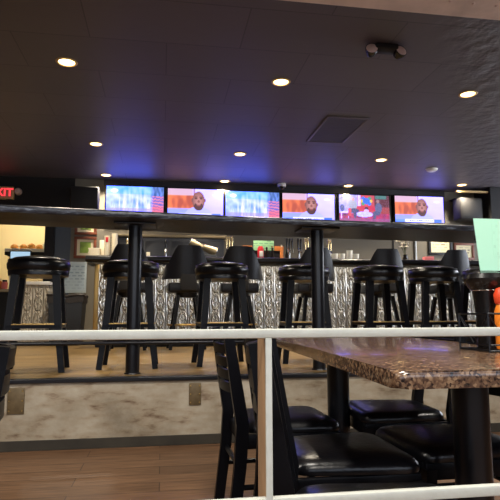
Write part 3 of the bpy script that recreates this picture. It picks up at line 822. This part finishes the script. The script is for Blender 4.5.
for i, (x, lb) in enumerate(BS):
    if i == 0: bs.location = (x, 6.9, PZ); bs['label'] = lb
    else: dup(bs, (x, 6.9, PZ), (.06 if i % 2 else -.05), lb)

# ------------------------------------------------------------------ round backless stools at the drink rail
def make_round_stool():
    t = thing('round_bar_stool', '', 'bar stool', (0, 0, PZ), 0, 'round backless stools at the drink rail')
    bm = new(); lathe(bm, [(0, .875), (.12, .872), (.185, .862), (.222, .842), (.236, .812), (.232, .778), (.222, .762), (0, .76)], n=48); obj('seat', bm, 'black_vinyl', t)
    bm = new(); pts = [(.224*math.cos(2*PI*k/48), .224*math.sin(2*PI*k/48), .842) for k in range(48)]; ring_tube(bm, pts, .005, 6, True); obj('piping', bm, 'black_vinyl', t)
    bm = new(); lathe(bm, [(0, .762), (.222, .762), (.226, .755), (.222, .722), (.19, .715), (0, .715)], n=40); obj('skirt', bm, 'black_vinyl', t)
    for sx in (-1, 1):
        for sy in (-1, 1):
            bm = new(); ring_tube(bm, [(sx*.145, sy*.145, .72), (sx*.175, sy*.175, .33), (sx*.215, sy*.215, 0)], [.040, .036, .030], 4); obj('leg', bm, 'black_wood', t)
    for k, (a, b) in enumerate([((-1, -1), (1, -1)), ((1, -1), (1, 1)), ((1, 1), (-1, 1)), ((-1, 1), (-1, -1))]):
        bm = new(); ring_tube(bm, [(a[0]*.19, a[1]*.19, .335), (b[0]*.19, b[1]*.19, .335)], .016, 4)
        r = obj('rung', bm, 'black_wood', t)
        bm = new()
        mx = Matrix.Rotation(k*PI/2, 4, 'Z'); box(bm, -.15, .15, -.208, -.172, .349, .357, .002, mx); obj('foot_plate', bm, 'brass', r)['label'] = 'brass foot plate'
    return t
rs = make_round_stool()
RS = [(-.955, 4.42, .08, 'round black bar stool at far left before the kitchen doorway'),
      (-.262, 4.6, .0, 'round black bar stool just behind the first rail post'),
      (.509, 4.7, .05, 'round black bar stool between the two rail posts, left one'),
      (1.275, 4.8, -.06, 'round black bar stool with the second rail post in front'),
      (1.99, 4.8, .04, 'round black bar stool first to the right of the second post'),
      (2.57, 4.85, -.04, 'round black bar stool second to the right of the second post'),
      (3.17, 4.9, .05, 'round black bar stool at far right, mostly behind the mint card')]
for i, (x, y, rz, lb) in enumerate(RS):
    if i == 0: rs.location = (x, y, PZ); rs.rotation_euler.z = rz; rs['label'] = lb
    else: dup(rs, (x, y, PZ), rz, lb)

# ------------------------------------------------------------------ drink rail on posts
t = thing('drink_rail', 'long dark drink rail on round black posts along the platform edge', 'drink rail', (0, 0, 0))
RZ0 = 1.575
front = [(-3.6, 3.40), (-1.1, 3.64), (.6, 3.83), (2.4, 3.97), (4.2, 4.08)]
back = [(4.2, 4.80), (2.4, 4.66), (.6, 4.50), (-1.1, 4.22), (-3.6, 3.98)]
bm = new(); prism(bm, front+back, RZ0-.03, RZ0, .006); obj('board', bm, 'rail_top', t)
bm = new(); ring_tube(bm, [(x, y-.005, RZ0-.016) for x, y in front], .024, 12, flat=(.7, 1)); obj('edge_strip', bm, 'rail_edge', t)
for x, y in ((-.205, 4.06), (1.20, 4.09), (-2.4, 3.88), (2.9, 4.3)):
    bm = new(); lathe(bm, [(0, 0), (.05, 0), (.05, RZ0-.04-PZ), (0, RZ0-.04-PZ)], (x, y, PZ), 24); p = obj('post', bm, 'black_metal', t)
    bm = new(); box(bm, x-.15, x+.15, y-.12, y+.12, RZ0-.045, RZ0-.028, .004); obj('flange', bm, 'black_metal', p)
    bm = new(); lathe(bm, [(.05, .010), (.056, .009), (.06, 0)], (x, y, PZ), 24); obj('foot_flange', bm, 'black_metal', p)
bm = new(); ring_tube(bm, [(-3.6, 4.0, .676), (4.2, 4.0, .676)], .0135, 10)
for x in (-.205, 1.20): ring_tube(bm, [(x, 4.0, .676), (x, 4.06, .676)], .013, 8)
obj('foot_bar', bm, 'black_metal', t)

for x0, x1, z0, z1, lb in ((-.985, -.878, .235, .403, 'bronze plate on the platform front at far left'), (.19, .273, .26, .408, 'bronze plate on the platform front behind the left chair')):
    t = thing('wall_plate', lb, 'plate', ((x0+x1)/2, LIP, (z0+z1)/2))
    w, h = (x1-x0)/2, (z1-z0)/2
    bm = new(); box(bm, -w, w, -.008, -.0005, -h, h, .003); obj('plate', bm, 'plate', t)
    bm = new()
    for sx in (-1, 1):
        for sz in (-1, 0, 1): lathe(bm, [(0, .004), (.004, .003), (.006, 0)], n=8, mx=Matrix.Translation((sx*w*.75, -.008, sz*h*.75)) @ Matrix.Rotation(PI/2, 4, 'X'))
    obj('screws', bm, 'brass', t)

# ------------------------------------------------------------------ granite table
t = thing('dining_table', 'long brown granite topped table at right on black pedestals', 'table', (0, 0, 0))
TT = .75
poly = [(.50, 1.125), (.515, 1.45), (.545, 2.0), (.58, 2.86), (1.30, 2.92), (1.285, 1.12), (.52, 1.105)]
def round_poly(p, r, n=4):
    out = []
    for i in range(len(p)):
        a, b, c = Vector(p[i-1]), Vector(p[i]), Vector(p[(i+1) % len(p)])
        d1 = (a-b); d2 = (c-b)
        if d1.angle(d2) > 2.6: out.append(tuple(b)); continue
        rr = min(r, d1.length*.4, d2.length*.4)
        s, e = b+d1.normalized()*rr, b+d2.normalized()*rr
        for k in range(n+1):
            u = k/n; out.append(tuple((1-u)**2*s+2*u*(1-u)*b+u*u*e))
    return out
poly = round_poly([(.49, 1.105), (.512, 1.45), (.545, 2.0), (.58, 2.86), (1.30, 2.92), (1.285, 1.105)], .03)
bm = new(); prism(bm, poly, TT-.038, TT, .015, 5); obj('top', bm, 'granite', t)
for x, y in ((.895, 1.5), (.83, 2.52)):
    bm = new(); lathe(bm, [(0, .02), (.052, .02), (.052, .70), (0, .70)], (x, y, 0), 28); p = obj('pedestal', bm, 'black_metal', t)
    bm = new(); lathe(bm, [(0, .03), (.06, .03), (.24, .012), (.25, 0), (0, 0)], (x, y, 0), 32); obj('base_plate', bm, 'black_metal', p)
    bm = new(); box(bm, x-.2, x+.2, y-.03, y+.03, .695, .712, .004); box(bm, x-.03, x+.03, y-.2, y+.2, .695, .712, .004); obj('top_bracket', bm, 'black_metal', p)

# ------------------------------------------------------------------ dining chairs (face +X)
def make_chair():
    t = thing('dining_chair', '', 'chair', (0, 0, 0), 0, 'black ladder back dining chairs')
    # cushion: rounded trapezoid, domed
    bm = new()
    outline = round_poly([(-.19, -.18), (.21, -.215), (.21, .215), (-.19, .18)], .07, 6)
    n = len(outline); prof = [(.93, .398), (.99, .401), (1.0, .410), (.985, .424), (.93, .436), (.82, .444), (.55, .451), (.25, .453)]
    rings = [[bm.verts.new((.01+(x-.01)*s, y*s, z)) for x, y in outline] for s, z in prof]
    for A, B in zip(rings, rings[1:]):
        for k in range(n): bm.faces.new((A[k], A[(k+1) % n], B[(k+1) % n], B[k]))
    bm.faces.new(rings[-1]); bm.faces.new(rings[0][::-1])
    obj('seat', bm, 'black_vinyl', t)
    bm = new()
    for a in [(-.19, .20, -.20, -.178), (-.19, .20, .178, .20), (.18, .202, -.18, .18), (-.20, -.18, -.175, .175)]: box(bm, *a, .345, .399, .004)
    obj('seat_frame', bm, 'black_wood', t)
    for s in (-1, 1):
        bm = new(); ring_tube(bm, [(-.25, s*.195, 0), (-.215, s*.192, .28), (-.205, s*.19, .44), (-.225, s*.19, .56), (-.265, s*.19, .815)],
                              [.030, .034, .036, .034, .027], 4, flat=(.62, 1), up=(1, 0, 0)); obj('leg', bm, 'black_wood', t)
        bm = new(); ring_tube(bm, [(.185, s*.19, .38), (.195, s*.195, 0)], [.026, .020], 4); obj('leg', bm, 'black_wood', t)
        bm = new(); ring_tube(bm, [(-.215, s*.191, .20), (.19, s*.192, .20)], .011, 8); obj('stretcher', bm, 'black_wood', t)
    bm = new(); ring_tube(bm, [(-.212, -.19, .27), (-.212, .19, .27)], .011, 8); obj('stretcher', bm, 'black_wood', t)
    for z in (.785, .733, .681, .629, .577):
        x0 = -.225-(z-.56)*.157
        bm = new(); f, b = [], []
        for k in range(13):
            s = k/12*2-1; x = x0-.032*(1-s*s)
            for lst, dx in ((f, .007), (b, -.007)):
                lst.append([bm.verts.new((x+dx, s*.185, z-.019)), bm.verts.new((x+dx, s*.185, z+.019))])
        for k in range(12):
            bm.faces.new((f[k][0], f[k+1][0], f[k+1][1], f[k][1])); bm.faces.new((b[k+1][0], b[k][0], b[k][1], b[k+1][1]))
            bm.faces.new((f[k][1], f[k+1][1], b[k+1][1], b[k][1])); bm.faces.new((f[k+1][0], f[k][0], b[k][0], b[k+1][0]))
        for k in (0, 12): bm.faces.new((f[k][0], f[k][1], b[k][1], b[k][0]))
        obj('slat', bm, 'black_wood', t)
    return t
ch = make_chair()
CH = [(.52, 2.38, .03, 'black ladder back chair left of the table, farthest of three'),
      (.575, 1.78, .0, 'black ladder back chair at the middle of the table left side'),
      (.49, 1.215, -.21, 'black ladder back chair nearest the viewer, close behind the railing post'),
      (1.09, 2.50, PI-.05, 'black chair pushed in at the table far right, beyond the near pedestal'),
      (1.03, 1.88, PI+.03, 'black chair on the table right side, seat behind the near pedestal'),
      (-.605, 1.19, PI+.275, 'black ladder back chair at the far left edge, only slats showing')]
for i, (x, y, rz, lb) in enumerate(CH):
    if i == 0: ch.location = (x, y, 0); ch.rotation_euler.z = rz; ch['label'] = lb
    else: dup(ch, (x, y, 0), rz, lb)

# ------------------------------------------------------------------ wire caddy with dispenser, card and sauce
t = thing('wire_caddy', 'black wire condiment caddy on the granite table at right', 'caddy', (1.14, 1.66, TT))
bm = new()
W2, D2 = .125, .085
for z, r in ((.005, .004), (.024, .003)): ring_tube(bm, [(-W2, -D2, z), (W2, -D2, z), (W2, D2, z), (-W2, D2, z)], r, 6, True)
for i in range(6): ring_tube(bm, [(-W2+.02+i*.042, -D2, .006), (-W2+.02+i*.042, D2, .006)], .002, 5)
obj('base_rack', bm, 'black_metal', t)
bm = new()
ring_tube(bm, [(-W2, -D2, .122), (W2, -D2, .122), (W2, D2, .122), (-W2, D2, .122)], .0035, 6, True)
for x, y in ((-W2, -D2), (W2, -D2), (W2, D2), (-W2, D2)): ring_tube(bm, [(x, y, 0), (x, y, .122)], .0035, 6)
for y in (-D2, D2):
    for i in range(4):
        x0 = -W2+i*W2/2; ring_tube(bm, [(x0, y, .122 if i % 2 == 0 else .024), (x0+W2/2, y, .024 if i % 2 == 0 else .122)], .0022, 5)
for x in (-W2, W2): ring_tube(bm, [(x, -D2, .122), (x, 0, .024)], .0022, 5); ring_tube(bm, [(x, 0, .024), (x, D2, .122)], .0022, 5)
obj('basket', bm, 'black_metal', t)
t = thing('napkin_dispenser', 'black dispenser with flared domed lid in the wire caddy', 'dispenser', (1.09, 1.695, TT+.009))
bm = new(); lathe(bm, [(0, 0), (.036, 0), (.038, .01), (.036, .10), (.042, .17), (.046, .195), (0, .195)], n=28); obj('body', bm, 'dark_plastic', t)
bm = new(); lathe(bm, [(0, .195), (.050, .195), (.066, .215), (.070, .232), (.062, .248), (.03, .258), (0, .26)], n=28); obj('lid', bm, 'dark_plastic', t)
bm = new(); ring_tube(bm, [(.047*math.cos(2*PI*k/28), .047*math.sin(2*PI*k/28), .192) for k in range(28)], .0025, 6, True); obj('rim', bm, 'chrome', t)
t = thing('menu_card', 'mint green card standing upright above the black dispenser', 'card', (1.165, 1.695, TT+.269))
mx = Matrix.Rotation(math.radians(-3), 4, 'Y')
bm = new(); prism(bm, [(-.092, 0), (.13, 0), (.13, .181), (-.108, .181)], -.001, .001); bmesh.ops.rotate(bm, verts=bm.verts, matrix=Matrix.Rotation(PI/2, 3, 'X')); obj('card', bm, 'mint', t)
bm = new(); box(bm, -.04, .03, -.0016, -.0011, .05, .17); obj('print', bm, 'card_print', t)
t = thing('sauce_bottle', 'orange sauce bottle with red cap at the right picture edge', 'bottle', (1.092, 1.611, TT+.009))
bm = new(); lathe(bm, [(0, 0), (.024, 0), (.026, .01), (.026, .12), (.018, .145), (0, .145)], n=20); obj('body', bm, 'hot_orange', t)
bm = new(); lathe(bm, [(.020, .143), (.024, .15), (.026, .175), (.018, .195), (0, .20)], n=20); obj('cap', bm, 'cap_red', t)

# ------------------------------------------------------------------ pale railing before the viewer
t = thing('railing', 'off white metal railing across the foreground', 'railing', (0, .92, 0))
bm = new(); box(bm, -1.6, 2.2, -.008, .008, .8305, .8465, .004); obj('top_rail', bm, 'rail_paint', t)
bm = new(); box(bm, -1.6, 2.2, -.008, .008, .552, .571, .004); obj('bottom_rail', bm, 'rail_paint', t)
for x in (-1.2, .1795, 1.55):
    bm = new(); box(bm, x-.0055, x+.0055, -.008, -.002, 0, .831, .001); p = obj('post', bm, 'rail_paint', t)
    bm = new(); box(bm, x-.0054, x+.0054, -.002, .072, 0, .830, .001); obj('post_web', bm, 'rail_side', p)['label'] = 'brown side of the railing post'

# unseen fill lights added over and behind the viewer for table and platform front
for x in (-2.2, 0.2, 2.6):
    for y in (1.3, -.9):
        L = bpy.data.lights.new('dining_fill', 'AREA'); L.shape = 'DISK'; L.size = .35; L.energy = 60; L.color = (1, .94, .84)
        lo = bpy.data.objects.new('dining_fill', L); COL.objects.link(lo); lo.location = (x, y, CZ-.03)

# ------------------------------------------------------------------ kitchen light
bm = new(); box(bm, -2.9, -1.9, 9.7, 10.3, CZ-.05, CZ-.001, .005)
t = tag(obj('kitchen_light', bm, 'kitchen_lamp'), 'bright ceiling panel inside the kitchen', 'light')

# ------------------------------------------------------------------ world, camera
w = bpy.data.worlds.new('World'); scn.world = w; w.use_nodes = True
w.node_tree.nodes['Background'].inputs[0].default_value = (.05, .05, .06, 1)
w.node_tree.nodes['Background'].inputs[1].default_value = .3

pitch, yaw, roll = .1200, .1606, .0031
cp, sp, cy, sy = math.cos(pitch), math.sin(pitch), math.cos(yaw), math.sin(yaw)
F = Vector((sy*cp, cy*cp, sp)); R = Vector((cy, -sy, 0)); U = R.cross(F)
cr, sr = math.cos(roll), math.sin(roll)
R2 = R*cr-U*sr; U2 = R*sr+U*cr
cam = bpy.data.cameras.new('camera'); cam.sensor_width = 36; cam.lens = 36*540/500; cam.clip_start = .05
co = bpy.data.objects.new('camera', cam); COL.objects.link(co)
mw = Matrix.Identity(4)
for i in range(3): mw[i][0], mw[i][1], mw[i][2] = R2[i], U2[i], -F[i]
mw[0][3], mw[1][3], mw[2][3] = 0, 0, .87
co.matrix_world = mw
scn.camera = co
vs = scn.view_settings
scn.display_settings.display_device = 'sRGB'
vs.view_transform = 'Standard'; vs.look = 'None'; vs.exposure = 0.0; vs.gamma = 1; vs.use_curve_mapping = False
